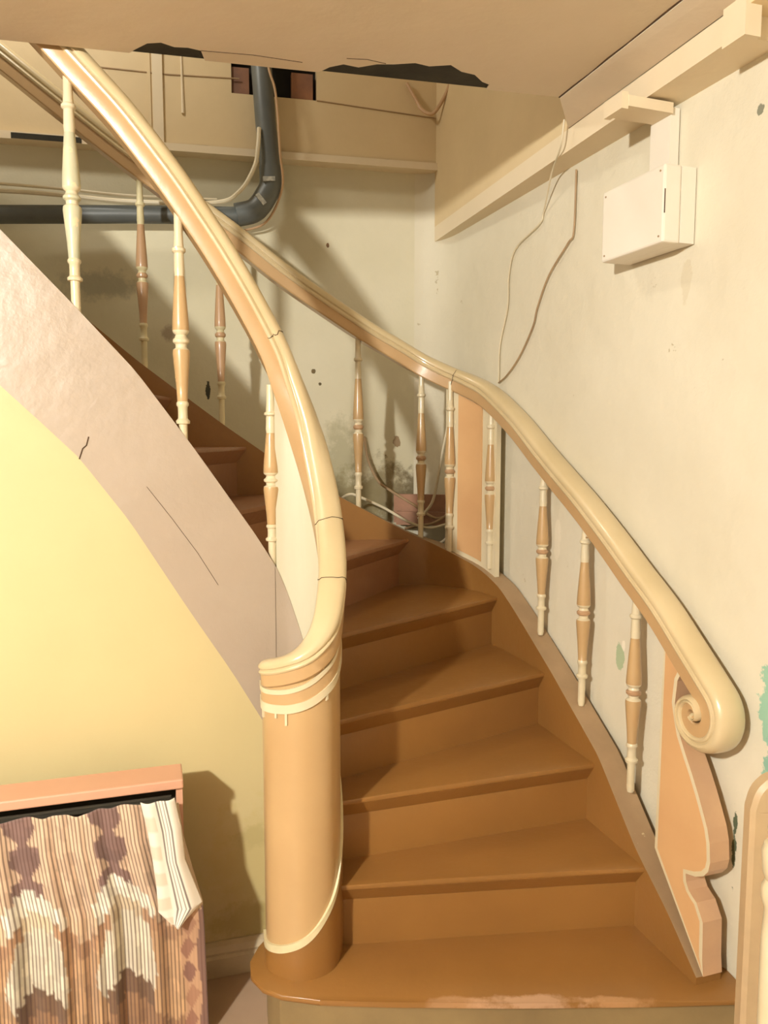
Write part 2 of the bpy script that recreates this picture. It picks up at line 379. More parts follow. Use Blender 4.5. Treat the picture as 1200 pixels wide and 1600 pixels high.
structure(mb.build('trim_3', 'ceiling'))
mb = MB(); mb.prism([sp(-.75), sp(.0), sp(.0, .2), sp(-.75, .2)], 2.49, 2.6); structure(mb.build('trim_4', 'beam'))
mb = MB(); mb.prism([sp(-.035, -.012), sp(.035, -.012), sp(.035, .03), sp(-.035, .03)], 2.425, 2.56); structure(mb.build('trim_5', 'beamlight'))

# back beam above the stair well, boarded, broken open round the pipe
def bp(x, off): 
    c_, s_ = math.cos(R(12)), math.sin(R(12)); return (x + s_ * off, back_y(x) - c_ * off)
mb = MB()
def bbox(x0, x1, o0, o1, z0, z1, mi=0): mb.prism([bp(x0, o0), bp(x1, o0), bp(x1, o1), bp(x0, o1)], z0, z1, mi)
bbox(-2.5, -.652, -.02, .05, 2.77, 4.2); bbox(-.652, -.30, -.02, .05, 2.77, 3.0); bbox(-.30, .26, -.02, .05, 2.77, 4.2); bbox(-.652, -.30, -.02, .05, 3.16, 4.2)
bk = structure(mb.build('trim_6', 'beam'))
mb = MB(); bbox(-2.5, .24, .0, .07, 2.742, 2.772); structure(mb.build('trim_7', 'beamlight'))
mb = MB(); mb.tube([(*bp(x, .0515), 2.7745 + random.uniform(-.001, .001)) for x in frange(-1.2, .22, 14)], .0035, 5); mb.build('gap_line', 'crack', bk)
mb = MB(); bbox(-.652, -.30, -.08, .004, 3.0, 3.16); mb.build('hole_shade', 'dark', bk)  # solid near-black box, its colour stands for the shade in the opening
for x0, x1 in ((-.65, -.58), (-.405, -.315)):
    mb = MB(); bbox(x0, x1, .004, .04, 3.0, 3.11); mb.build('brick', 'brick', bk)
mb = MB(); mb.tube([(*bp(-.85, .052), 3.14), (*bp(-.849, .053), 3.02), (*bp(-.848, .053), 2.90)], [.004, .005, .007], 6); mb.build('paint_run', 'beamlight', bk)
mb = MB(); bbox(-.965, -.925, .05, .062, 2.772, 3.3); mb.build('batten', 'beamlight', bk)
mb = MB(); bbox(-.985, -.972, .05, .056, 2.772, 3.3); mb.build('batten', 'beam', bk)
mb = MB(); bbox(-1.5, -1.24, .05, .0715, 2.744, 2.766); mb.build('gap_shade', 'lath', bk)  # dark strip laid on the pale edge board, painting a shadowed gap
mb = MB(); mb.tube([(*bp(x, .051), z) for x, z in ((-.62, 3.06), (-.9, 3.05), (-1.3, 3.055))], .003, 5); mb.tube([(*bp(x, .051), z) for x, z in ((-.3, 3.0), (-.05, 2.985), (.22, 2.97))], .003, 5); mb.build('board_joint', 'cable_d', bk)

# ---------------------------------------------------------------- the staircase: one thing, many parts
ST = empty('staircase', (.2, 2.3, FLOOR), 'winding wooden staircase with ochre brown steps, cream turned balusters and mauve stringer', 'staircase')
nose_out = {2: (.717, 2.003), 3: (.636, 2.257), 4: (.546, 2.546), 5: (.43, 2.886), 6: (.108, 3.135), 7: (-.24, 3.10), 8: (-.544, 3.044), 9: (-.82, 2.989), 10: (-1.10, 2.93), 11: (-1.38, 2.87), 12: (-1.66, 2.81)}
nose_in = {2: .262, 3: .345, 4: .428, 5: .555, 6: .63, 7: .785, 8: .95, 9: 1.12, 10: 1.30, 11: 1.49, 12: 1.68}
so = {k: O.near(*v) for k, v in nose_out.items()}
def in_off(t): return 0.0 if t < .48 else -.056 if t > .56 else -.056 * (t - .48) / .08
def nose_line(k): return I.at(nose_in[k], in_off(nose_in[k])), O.at(so[k], -.012)
def up_normal(k):
    a, b = nose_line(k); d = (b - a).normalized(); return Vector((-d.y, d.x))
def make_tread(k, poly_front, poly, z, mat):
    """poly: list of plan points; the first len(poly_front) of them are the nosing"""
    bm = bmesh.new(); th = .014
    lo = [bm.verts.new((p.x, p.y, z - th)) for p in poly]; hi = [bm.verts.new((p.x, p.y, z)) for p in poly]
    n = len(poly); bm.faces.new(hi); bm.faces.new(lo[::-1])
    for i in range(n): bm.faces.new((lo[i], lo[(i + 1) % n], hi[(i + 1) % n], hi[i]))
    bm.edges.ensure_lookup_table()
    fr = set(hi[:poly_front]); fl_ = set(lo[:poly_front])
    ed_ = [e for e in bm.edges if (e.verts[0] in fr and e.verts[1] in fr) or (e.verts[0] in fl_ and e.verts[1] in fl_)]
    ed_ = [e for e in ed_ if not (e.verts[0] in (hi[0], lo[0]) and e.verts[1] in (hi[-1], lo[-1]))]
    bmesh.ops.bevel(bm, geom=ed_, offset=.005, segments=2, profile=.6, affect='EDGES')
    bmesh.ops.recalc_face_normals(bm, faces=bm.faces)
    me = bpy.data.meshes.new('tread'); bm.to_mesh(me); bm.free(); me.materials.append(M[mat])
    for p in me.polygons: p.use_smooth = True
    me.set_sharp_from_angle(angle=R(40))
    o = bpy.data.objects.new('tread', me); COL.objects.link(o); o.parent = ST; o.matrix_parent_inverse = WM(ST).inverted()
    return o
for k in range(2, 12):
    a, b = nose_line(k); mid = (a + b) / 2 + up_normal(k) * .006
    un = up_normal(k + 1)
    pts = [a, a.lerp(b, .3) + up_normal(k) * .006, a.lerp(b, .65) + up_normal(k) * .007, b]; nf = 4
    s1 = so[k + 1] + .08
    pts += [O.at(t, -.012) for t in frange(so[k], s1, 6)[1:]]
    pts += [I.at(t, in_off(t)) for t in frange(nose_in[k + 1] + .07, nose_in[k], 6)[:-1]]
    make_tread(k, nf, pts, RISE * k, 'step' if k < 6 else 'step_up')
for k in range(2, 12):
    a, b = nose_line(k); u = up_normal(k) * .036; t = up_normal(k) * .053
    mb = MB(); mb.hexa([(*(a + u), RISE * (k - 1)), (*(b + u), RISE * (k - 1)), (*(b + t), RISE * (k - 1)), (*(a + t), RISE * (k - 1))],
                       [(*(a + u), RISE * k - .0138), (*(b + u), RISE * k - .0138), (*(b + t), RISE * k - .0138), (*(a + t), RISE * k - .0138)])
    mb.build('riser', 'step' if k < 6 else 'step_up', ST)
    if k < 12:      # cove moulding under the nosing
        mb = MB(); c0 = up_normal(k) * .003; c1 = up_normal(k) * .0335
        mb.hexa([(*(a + c1), RISE * k - .058), (*(b + c1), RISE * k - .058), (*(b + u), RISE * k - .061), (*(a + u), RISE * k - .061)],
                [(*(a + c0), RISE * k - .0135), (*(b + c0), RISE * k - .0135), (*(b + u), RISE * k - .0135), (*(a + u), RISE * k - .0135)])
        mb.build('nosing_moulding', 'step' if k < 6 else 'step_up', ST)
# first step with its rounded end
front = [Vector(p) for p in [(.905, 1.752), (.623, 1.744), (.311, 1.74), (0, 1.744), (-.156, 1.75), (-.252, 1.765), (-.303, 1.79), (-.34, 1.835), (-.352, 1.89), (-.34, 1.95), (-.315, 2.0), (-.29, 2.05)]]
rest = [I.at(.36)] + [nose_line(2)[0] + up_normal(2) * .06, nose_line(2)[1] + up_normal(2) * .06] + [Vector((.80, 1.96)), Vector((.885, 1.86))]
make_tread(1, len(front), front + rest, RISE, 'step')
mb = MB(); inn = [Vector((p.x if i else .9, p.y)) + (Vector((.0, .05)) if i < 5 else Vector((.02, .045)) if i == 5 else Vector((.04, .02))) for i, p in enumerate(front)]
v = []
for p in inn: v += [(p.x, p.y, FLOOR), (p.x, p.y, RISE - .0135)]
bk2 = [(p.x + (.0 if i < 6 else .02), p.y + .02) for i, p in enumerate(inn)]
n = len(inn)
for p in bk2: v += [(p[0], p[1], FLOOR), (p[0], p[1], RISE - .0135)]
f = [(2 * i, 2 * i + 2, 2 * i + 3, 2 * i + 1) for i in range(n - 1)] + [(2 * n + 2 * i, 2 * n + 2 * i + 2, 2 * n + 2 * i + 3, 2 * n + 2 * i + 1) for i in range(n - 1)] + [(2 * i + 1, 2 * i + 3, 2 * n + 2 * i + 3, 2 * n + 2 * i + 1) for i in range(n - 1)]
mb.add(v, f); mb.build('riser', 'riser_foot', ST, smooth=True)

# wall stringer
wtop = smooth_table([(.18, .16), (.22, .20), (.35, .315), (.488, .412), (.684, .605), (.975, .778), (1.355, .99), (1.60, 1.075), (1.813, 1.163), (2.133, 1.334), (2.377, 1.48), (2.544, 1.598), (2.719, 1.73), (2.871, 1.847), (3.061, 2.008), (3.7, 2.53)])
strip(O, frange(.232, 3.45, 120), -.0, -.075, lambda t: max(wtop(t) - .34, FLOOR + .02), wtop, ['step', 'string_top'], 'wall_stringer', ST, (0, 1, 1, 0))
# inner stringer: the long mauve board and its wreathed end inside the well
strip(I, frange(.575, I.L - .02, 60), -.06, .018, str_bot, str_top, 'mauve', 'inner_stringer', ST)
strip(I, frange(.33, .574, 30), .004, .0165, lambda t: .25, str_top, 'mauve', 'stringer_wreath', ST)
mb = MB(); p0 = I.at(.5745, .0168); mb.prism([(p0.x - .0006, p0.y - .0012), (p0.x + .0004, p0.y - .0012), (p0.x + .0004, p0.y), (p0.x - .0006, p0.y)], .78, 1.198); mb.build('joint_crack', 'crack', ST)
def on_board(x):   # front face of the mauve board at a given x
    t = min(frange(.58, 1.8, 400), key=lambda t: abs(I.at(t, .0185).x - x)); p = I.at(t, .0186); return p
mb = MB(); mb.tube([(*on_board(x), z) for x, z in ((-.775, 1.503), (-.766, 1.53), (-.758, 1.538), (-.752, 1.56))], .0016, 5); mb.build('split', 'crack', ST)
mb = MB(); mb.tube([(*on_board(x), z) for x, z in ((-.62, 1.43), (-.56, 1.345), (-.5, 1.25), (-.45, 1.16))], .0007, 4); mb.build('split', 'crack', ST)

# inner handrail heights along the well curve
rz = smooth_table([(.035, .968), (.06, .972), (.12, .99), (.18, 1.022), (.21, 1.055), (.25, 1.11), (.30, 1.18), (.35, 1.26), (.395, 1.345), (.438, 1.445), (.496, 1.605), (.564, 1.785), (.64, 1.925), (.712, 2.045), (.821, 2.205), (.941, 2.357), (1.063, 2.482), (1.3, 2.73), (1.6, 3.05)])
def rz2(t): return (rz(t - .02) + 2 * rz(t) + rz(t + .02)) / 4 if t > .06 else rz(t)
# newel: the drum that carries the lower end of the rail
skirt = soft_table([(.0, .250), (.066, .259), (.13, .281), (.172, .317), (.205, .362), (.24, .425), (.27, .473), (.35, .62), (.6, 1.1)])
b1 = soft_table([(.0, .925), (.1, .928), (.15, .943), (.2, .98), (.25, 1.03), (.28, 1.06), (.33, 1.12), (.4, 1.26)])
b2 = soft_table([(.0, .90), (.1, .903), (.15, .912), (.2, .945), (.25, .978), (.28, .995), (.33, 1.03), (.4, 1.12)])
NW = empty('newel', (-.21, 1.93, RISE)); NW.parent = ST; NW.matrix_parent_inverse = WM(ST).inverted()
top_in = lambda t: rz2(t) - .02
strip(I, frange(.0, .568, 80), -.018, .0, lambda t: RISE - .01, top_in, 'tan', 'drum', NW)
strip(I, frange(.0, .2, 20), .0, .012, lambda t: RISE - .01, lambda t: top_in(t) - .01, 'tan', 'drum_lining', NW)
strip(I, frange(.2, .57, 60), .0, .014, lambda t: str_top(t) - .03, lambda t: rz2(t) - .012, 'white_in', 'inner_panel', NW)
strip(I, frange(.0, .40, 60), -.0225, -.017, lambda t: RISE - .005, lambda t: skirt(t) - .012, 'step', 'painted_base', NW)
strip(I, frange(.0, .40, 60), -.0245, -.017, lambda t: skirt(t) - .014, lambda t: skirt(t) + .006, 'pale_bead', 'base_bead', NW)
strip(I, frange(.0, .40, 60), -.0215, -.017, b2, b1, 'railside', 'band', NW)
strip(I, frange(.0, .40, 60), -.0235, -.017, lambda t: b2(t) - .022, b2, 'cream', 'bead', NW)
strip(I, frange(.0, .40, 60), -.0245, -.017, b1, lambda t: b1(t) + .012, 'cream', 'bead', NW)
for t, l in ((.05, .02), (.115, .03), (.09, .012), (.2, .014)):
    strip(I, frange(t, t + .005, 3), -.0222, -.017, lambda q: b2(q) - .022 - l, lambda q: b2(q) - .018, 'cream', 'paint_drip', NW)
# rail section (both rails), a = side, b = up
half = [(.0, .044), (.016, .043), (.026, .039), (.033, .032), (.036, .024), (.035, .018), (.031, .0145), (.031, .0125), (.0345, .010), (.036, .005), (.034, .0), (.030, -.002), (.030, -.036), (.027, -.040), (.0, -.040)]
RP = half + [(-a, b) for a, b in half[-2:0:-1]]
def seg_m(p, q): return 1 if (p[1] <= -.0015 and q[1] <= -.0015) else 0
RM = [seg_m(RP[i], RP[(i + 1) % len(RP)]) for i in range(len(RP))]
# the inner rail
mb = MB(); mb.flip = False; path = []; sides = []; scl = []
ts = [.034, .036, .041, .050] + frange(.062, 1.55, 130)
for t in ts:
    p = I.at(t); q = I.tan(t); path.append((p.x, p.y, rz2(t))); sides.append((q.y, -q.x, 0))
    k = {.034: .35, .036: .6, .041: .85, .050: .96}.get(t, 1.0)
    low = min(1, max(.0, (t - .10) / .2)); wd = (.86 + .14 * low) * k
    scl.append((wd, k * (.8 + .2 * low)))
mb.sweep(path, RP, sides, scl, pmi=RM)
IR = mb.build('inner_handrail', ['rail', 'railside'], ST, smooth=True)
def rail_crack(t, parent):
    p = I.at(t); q = I.tan(t); P0 = Vector((p.x, p.y, rz2(t))); P1 = Vector((*I.at(t + .01), rz2(t + .01))); tn = (P1 - P0).normalized()
    sdv = Vector((q.y, -q.x, 0)); up = sdv.cross(tn); 
    pts = [P0 + sdv * a * 1.012 + up * b * 1.012 + tn * random.uniform(-.004, .004) for a, b in RP if b > -.012]
    pts = [P0 + sdv * a * 1.012 + up * b * 1.012 + tn * random.uniform(-.004, .004) for a, b in ([(-a, b) for a, b in half[11::-1]] + half[1:12])]
    mb = MB(); mb.tube(pts, .0011, 4); mb.build('joint_crack', 'crack', parent)
for t in (.30, .385, .585): rail_crack(t, IR)

# the wall rail: axis points, then the volute
rb = [(.783, 1.929, .957), (.751, 2.029, 1.04), (.715, 2.14, 1.122), (.676, 2.262, 1.207), (.634, 2.4, 1.294), (.592, 2.533, 1.371), (.551, 2.665, 1.448), (.494, 2.833, 1.556), (.417, 3.006, 1.662), (.344, 3.091, 1.713), (.274, 3.134, 1.745), (.152, 3.175, 1.805), (.026, 3.17, 1.877), (-.103, 3.157, 1.952), (-.381, 3.117, 2.134), (-.598, 3.075, 2.297), (-.914, 3.01, 2.516), (-1.178, 2.954, 2.714), (-1.384, 2.91, 2.874), (-1.7, 2.845, 3.12)]
ax = [Vector((x, y, z + (.052 if y < 2.1 else .046))) for x, y, z in rb]
def end_slope(): return (ax[0].z - ax[1].z) / Vector((ax[0].x - ax[1].x, ax[0].y - ax[1].y)).length
h = Vector((.303, -.953, 0)).normalized()        # plan direction down the flight
def rail_side(p): q = Vector((p.x, p.y, 0)).normalized(); return q
body = catmull(ax[::-1], 7)
a0 = math.atan(end_slope())                        # negative
C = ax[0] + h * .108 + Vector((0, 0, .108 * math.tan(a0)))
nx, nz = -math.sin(a0), math.cos(a0)
r0 = .066; Cc = C - h * (r0 * nx) - Vector((0, 0, r0 * nz))
rad = table([(0, .066), (90, .0615), (180, .0495), (270, .0325), (360, .0185), (450, .0115), (540, .007)])
tk = table([(0, 1.0), (90, .94), (180, .78), (270, .50), (360, .30), (450, .20), (540, .13)])
vol = []; vsc = []
for th in range(0, 541, 9):
    a = math.atan2(nz, nx) - R(th); r = rad(th)
    vol.append(Cc + h * (r * math.cos(a)) + Vector((0, 0, r * math.sin(a)))); vsc.append((1.0 + .16 * min(1, th / 300), tk(th)))
path = body + [ax[0].lerp(C, .5)] + vol
sides = []
for i, p in enumerate(path):
    if i < len(body) - 1:
        d = path[i + 1] - path[max(0, i - 1)]; d = Vector((d.x, d.y)).normalized(); sides.append((-d.y * -1, d.x * -1, 0))
    else: sides.append((h.y, -h.x, 0))
scl = [(1.12, 1.04)] * (len(body) + 1) + [(1.12 * a, b) for a, b in vsc]
# make all sides point the same way (towards the stair)
fix = []
for i, s_ in enumerate(sides):
    v_ = Vector(s_); ref = Vector((-.95, -.3, 0)) if i >= len(body) - 30 else Vector((0, -1, 0))
    if i and v_.dot(fix[-1]) < 0: v_ = -v_
    elif not i and v_.dot(ref) < 0: v_ = -v_
    fix.append(v_)
mb = MB(); 
t_ = (path[1] - path[0]).normalized(); mb.flip = fix[0].cross(t_).z < 0
mb.sweep(path, RP, fix, scl, pmi=RM)
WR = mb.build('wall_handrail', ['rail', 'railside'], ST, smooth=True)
mb = MB(); e0 = vol[-1] + fix[-1] * .036; mb.tube([vol[-1] - fix[-1] * .034, e0, e0 + fix[-1] * .006], [.008, .007, .003], 12); mb.build('volute_eye', 'rail', WR, smooth=True)
def wall_crack(i):
    P0 = path[i]; tn = (path[i + 1] - path[i - 1]).normalized(); up = fix[i].cross(tn); up = up if up.z > 0 else -up
    pts = [P0 + fix[i] * a * 1.135 + up * b * 1.015 + tn * random.uniform(-.003, .003) for a, b in [(-a, b) for a, b in half[6::-1]] + half[1:14]]
    mb = MB(); mb.tube(pts, .0012, 4); mb.build('joint_crack', 'crack', WR)
ic = min(range(len(body)), key=lambda i: (body[i] - Vector((.285, 3.13, 1.79))).length); wall_crack(ic)

# turned balusters
def baluster(x, y, z0, z1, mats=('cream', 'tan', 'brownrib'), k=1.0):
    L = z1 - z0
    P = [(0, .0085, 0), (.02, .0105, 0), (.145, .0105, 0), (.147, .0165, 0), (.158, .0175, 0), (.168, .012, 0), (.19, .0115, 0), (.215, .012, 0), (.222, .0150, 0), (.232, .0150, 0), (.238, .0125, 1),
         (.30, .0145, 1), (.38, .0185, 1), (.432, .0210, 1), (.446, .0200, 0), (.455, .0135, 0), (.468, .0140, 2), (.476, .0195, 2), (.486, .0200, 2), (.495, .0150, 0), (.506, .0130, 0), (.516, .0190, 0), (.524, .0205, 1), (.56, .0198, 1), (.64, .0165, 1), (.73, .0125, 1), (.74, .0118, 0),
         (.765, .0130, 0), (.772, .0125, 0), (.83, .0115, 0), (.838, .0165, 0), (.848, .0165, 0), (.856, .0120, 0), (.90, .0105, 0), (1, .0098, 0)]
    mb = MB(); mb.lathe(x, y, [(z0 + L * a, r * k * 1.07) for a, r, _ in P], 16, [c_ for *_, c_ in P])
    return mb.build('baluster', list(mats), ST, smooth=True)
outer_b = [(.715, 2.14, .535, 1.15, 0), (.634, 2.398, .70, 1.33, 0), (.553, 2.658, .864, 1.48, 0), (.413, 2.976, 1.045, 1.70, 0), (.266, 3.110, 1.085, 1.78, 0), (.153, 3.174, 1.13, 1.84, 0), (-.105, 3.157, 1.235, 1.99, 0), (-.642, 3.066, 1.60, 2.34, 1), (-.924, 3.008, 1.82, 2.55, 1)]
for x, y, z0, z1, d in outer_b: baluster(x, y, z0, z1, ('cream', 'tan', 'brownrib') if not d else ('pale_bead', 'brownrib', 'brownrib'))
for x, zb_, zt_, mats in ((-.309, 1.20, 1.70, None), (-.532, 1.50, 2.14, None), (-.775, 1.86, 2.46, ('cream', 'greenish', 'greenish'))):
    t = min(frange(.5, 1.6, 500), key=lambda t: abs(I.at(t).x - x)); p = I.at(t, 0 if x > -.31 else .004)
    b = baluster(p.x, p.y, zb_, zt_, mats or ('cream', 'tan', 'cream'))
# curved corner panel between two balusters
s0 = O.near(.441, 2.937); s1 = O.near(.255, 3.131)
pz = table([(O.near(.783, 1.929), .957), (O.near(.40, 3.0), 1.675), (O.near(.26, 3.12), 1.76), (O.near(.0, 3.15), 1.9)])
CP = strip(O, frange(s0 + .02, s1, 24), -.026, -.046, lambda t: wtop(t) - .004, lambda t: pz(t) + .02, 'cream', 'corner_panel', ST)
strip(O, frange(O.near(.387, 3.034) - .01, O.near(.315, 3.099) + .012, 14), -.0215, -.028, lambda t: wtop(t) + .02, lambda t: pz(t) - .012, 'peach', 'raised_field', CP)
# scrolled bracket under the volute
bo = [(1.974, 1.075), (1.896, 1.03), (1.892, .993), (1.921, .934), (1.927, .873), (1.916, .83), (1.905, .796), (1.88, .752), (1.857, .715), (1.833, .672), (1.815, .636), (1.798, .60), (1.789, .567), (1.785, .52), (1.79, .495), (1.805, .474), (1.832, .457), (1.865, .446), (1.862, .425), (1.852, .409), (1.838, .40), (1.824, .393), (1.817, .382), (1.81, .371), (1.80, .355), (1.797, .261), (1.792, .217), (1.983, .45)]
def bx(y): return .717 - (y - 2.003) * .323
bm = bmesh.new(); wn = Vector((.952, .307, 0))
fv = [bm.verts.new(Vector((bx(y), y, z)) + wn * .012) for y, z in bo]; bv = [bm.verts.new(Vector((bx(y), y, z)) + wn * .07) for y, z in bo]
ff = bm.faces.new(fv); bm.faces.new(bv[::-1]); n = len(bo)
for i in range(n): bm.faces.new((fv[i], fv[(i + 1) % n], bv[(i + 1) % n], bv[i])).material_index = 2
bm.faces.ensure_lookup_table(); ff.material_index = 0
bmesh.ops.recalc_face_normals(bm, faces=bm.faces)
res = bmesh.ops.inset_region(bm, faces=[ff], thickness=.012, depth=0)
for f_ in res['faces']: f_.material_index = 1
me = bpy.data.meshes.new('bracket'); bm.to_mesh(me); bm.free()
for m in ('peach', 'cream', 'edge_beige'): me.materials.append(M[m])
o = bpy.data.objects.new('bracket', me); COL.objects.link(o); o.parent = ST; o.matrix_parent_inverse = WM(ST).inverted()

# ---------------------------------------------------------------- things on the walls
# white surface box on the right wall
wu = Vector((-math.sin(R(19.5)), math.cos(R(19.5)), 0)); wv_ = Vector((-math.cos(R(19.5)), -math.sin(R(19.5)), 0))      # along wall (away), out of wall
def rbox(mb, P, a0, a1, d0, d1, z0, z1, mi=0):
    c_ = lambda a, d: tuple((Vector(P) + wu * a + wv_ * d)[:2])
    mb.prism([c_(a0, d0), c_(a1, d0), c_(a1, d1), c_(a0, d1)], z0, z1, mi)
P = Vector((right_x(2.062), 2.062, 0))
BX = empty('junction_box', (P.x, P.y, 2.06), 'white plastic electrical box mounted high on the right wall', 'electrical box')
mb = MB(); rbox(mb, P, 0, .262, 0, .045, 2.06, 2.252); mb.build('back_half', 'plastic', BX)
mb = MB(); rbox(mb, P, -.001, .263, .0455, .10, 2.058, 2.254); o = mb.build('cover', 'plastic', BX)
md = o.modifiers.new('b', 'BEVEL'); md.width = .006; md.segments = 2
mb = MB(); rbox(mb, P, -.0016, -.0006, .096, .0985, 2.13, 2.19); mb.build('slot', 'crack', o)
for a in (.015, .247):
    for zz in (2.075, 2.238):
        q = P + wu * a + wv_ * .1; mb = MB(); mb.tube([(q.x, q.y, zz), (q.x + wv_.x * .0015, q.y + wv_.y * .0015, zz)], .0028, 8); mb.build('screw', 'cable_d', o)
mb = MB(); rbox(mb, P, .07, .15, .001, .03, 2.252, 2.425); o = mb.build('cable_trunking', 'plastic'); 
tag(o, 'short white cable trunking rising from the electrical box to the beam', 'trunking')
mb = MB(); rbox(mb, P, .06, .14, .0305, .17, 2.405, 2.432); o = mb.build('plank_offcut', 'beamlight'); tag(o, 'short cream plank fixed under the beam above the white box', 'plank')
mb = MB(); rbox(mb, P, .062, .138, .17, .19, 2.398, 2.44); mb.build('end_block', 'beamlight', o)

def wire(name, pts, r, mat, label, cat='cable', n=8):
    mb = MB(); mb.tube(catmull(pts, n), r, 8); return tag(mb.build(name, mat, smooth=True), label, cat)
off = wv_ * .006
w1 = [(.592, 2.673, 2.656), (.565, 2.749, 2.561), (.561, 2.76, 2.34), (.551, 2.787, 2.304), (.496, 2.943, 2.258), (.479, 2.991, 2.171), (.477, 2.997, 2.052), (.458, 3.051, 1.914), (.456, 3.057, 1.779)]
w1 = [Vector(p) + off for p in w1]
w1 = [Vector((.548, 2.44, 2.52)), Vector((.545, 2.47, 2.45)), Vector((.552, 2.62, 2.425))] + w1[2:]
wire('thin_wire', w1, .003, 'cable', 'thin cream wire hanging from the ceiling corner down the right wall')
w2 = [(.626, 2.576, 2.418), (.624, 2.582, 2.229), (.613, 2.612, 2.196), (.575, 2.72, 2.115), (.551, 2.789, 2.018), (.541, 2.816, 1.955), (.512, 2.899, 1.862), (.48, 2.989, 1.798), (.456, 3.057, 1.771)]
wire('thin_wire', [Vector(p) + off for p in w2], .003, 'cable_d', 'thin brownish wire running down the right wall from the beam soffit')

# drain pipe on the back wall
PP = empty('drain_pipe', (-.49, 3.36, 2.4), 'dark grey plastic drain pipe dropping and turning left along the back wall', 'pipe')
mb = MB(); mb.tube([(-.508, 3.37, 3.25), (-.51, 3.356, 3.1), (-.496, 3.359, 2.873), (-.478, 3.363, 2.67)], .043, 20); mb.build('down_pipe', 'pipe', PP, smooth=True)
mb = MB(); mb.tube([(-.6, 3.337, 2.485), (-1.046, 3.242, 2.464), (-1.52, 3.141, 2.436), (-2.0, 3.04, 2.41)], .036, 20); mb.build('level_pipe', 'pipe', PP, smooth=True)
e1 = [(-.479, 3.3635, 2.69), (-.477, 3.363, 2.64), (-.482, 3.362, 2.605), (-.503, 3.357, 2.565)]
mb = MB(); mb.tube(catmull(e1, 5), .0475, 20); E1 = mb.build('elbow', 'pipe', PP, smooth=True)
e2 = [(-.497, 3.358, 2.575), (-.522, 3.353, 2.535), (-.555, 3.346, 2.505), (-.62, 3.333, 2.487)]
mb = MB(); mb.tube(catmull(e2, 5), .0475, 20); E2 = mb.build('elbow', 'pipe', PP, smooth=True)
for (x, z, ang, par) in ((-.478, 2.628, 4, E1), (-.512, 2.545, -50, E2)):
    q = Vector(bp(x, 0)); 
    c_, s_ = math.cos(R(ang)), math.sin(R(ang)); base = Vector((x, 3.362 - .0475 + (x + .478) * .2, z)); ex_ = Vector((math.cos(R(12)), math.sin(R(12)), 0))
    mb = MB(); L4 = []
    for a, b in ((-.025, -.009), (.025, -.009), (.025, .009), (-.025, .009)):
        L4.append(base + ex_ * (a * c_ - b * s_) + Vector((0, 0, a * s_ + b * c_)))
    nn = Vector((math.sin(R(12)), -math.cos(R(12)), 0)) * .003
    mb.hexa([p + nn * -4 for p in L4], [p + nn for p in L4]); mb.build('pipe_label', 'label', par)
wire('cable', [(-.516, 3.314, 2.83), (-.52, 3.303, 2.753), (-.536, 3.30, 2.67), (-.597, 3.287, 2.569), (-.699, 3.265, 2.517), (-1.032, 3.204, 2.505), (-1.269, 3.154, 2.513), (-1.498, 3.105, 2.515), (-1.9, 3.02, 2.5)], .009, 'cable', 'white cable looping from the grey pipe and running left along it')
wire('cable', [(-.69, 3.285, 2.535), (-1.036, 3.214, 2.53), (-1.274, 3.163, 2.54), (-1.504, 3.114, 2.545), (-1.9, 3.03, 2.55)], .006, 'cable', 'thin upper cable lying along the level grey pipe')
wire('cable', [(-.474, 3.313, 3.2), (-.474, 3.313, 3.073), (-.450, 3.317, 2.987), (-.440, 3.322, 2.886), (-.432, 3.322, 2.733), (-.428, 3.345, 2.6), (-.5, 3.37, 2.47), (-.62, 3.38, 2.43)], .005, 'cable_p', 'thin beige cable running down the right side of the grey pipe')
wire('cable', [(.10, 3.53, 3.10), (.146, 3.526, 3.019), (.163, 3.52, 2.988), (.195, 3.51, 2.965), (.225, 3.50, 2.972), (.27, 3.45, 3.033), (.30, 3.40, 3.12)], .008, 'cable_p', 'pinkish cable hanging in a loop near the upper back corner')

# loose cables, boards and the hole behind the stringer
wire('cable', [(-.09, 3.54, 1.56), (-.073, 3.51, 1.456), (-.029, 3.50, 1.362), (.029, 3.475, 1.317), (.134, 3.42, 1.256), (.22, 3.375, 1.204), (.27, 3.36, 1.21)], .006, 'cable_d', 'dusty cable sloping down the dirty corner wall behind the balusters')
wire('cable', [(-.19, 3.26, 1.27), (-.178, 3.273, 1.299), (-.143, 3.281, 1.315), (-.105, 3.285, 1.303), (0, 3.30, 1.254), (.112, 3.305, 1.190), (.197, 3.31, 1.166), (.27, 3.32, 1.18)], .006, 'cable', 'cream cable lying behind the stringer below the corner baluster')
wire('cable', [(.285, 3.37, 1.66), (.276, 3.37, 1.595), (.256, 3.365, 1.496), (.237, 3.36, 1.382), (.214, 3.355, 1.282), (.185, 3.358, 1.235), (.15, 3.365, 1.20)], .006, 'cable', 'white cable hanging down between the corner balusters')
wire('cable', [(.091, 3.335, 1.16), (.143, 3.34, 1.17), (.206, 3.345, 1.18), (.258, 3.35, 1.206), (.296, 3.355, 1.24)], .006, 'cable_d', 'short cable curling over the boards in the corner')
wire('cable', [(.14, 3.255, 1.14), (.165, 3.26, 1.122), (.207, 3.265, 1.105), (.249, 3.272, 1.109), (.285, 3.28, 1.145)], .006, 'plastic', 'white cable loop hanging over the dark hole beside the corner panel')
def brd(name, pts, z0, z1, mat, label, cat):
    mb = MB(); mb.prism(pts, z0, z1); return tag(mb.build(name, mat), label, cat)
brd('loose_board', [(.05, 3.51), (.305, 3.455), (.30, 3.435), (.045, 3.49)], 1.17, 1.30, 'board', 'upright dusty rose board leaning in the corner behind the balusters', 'board')
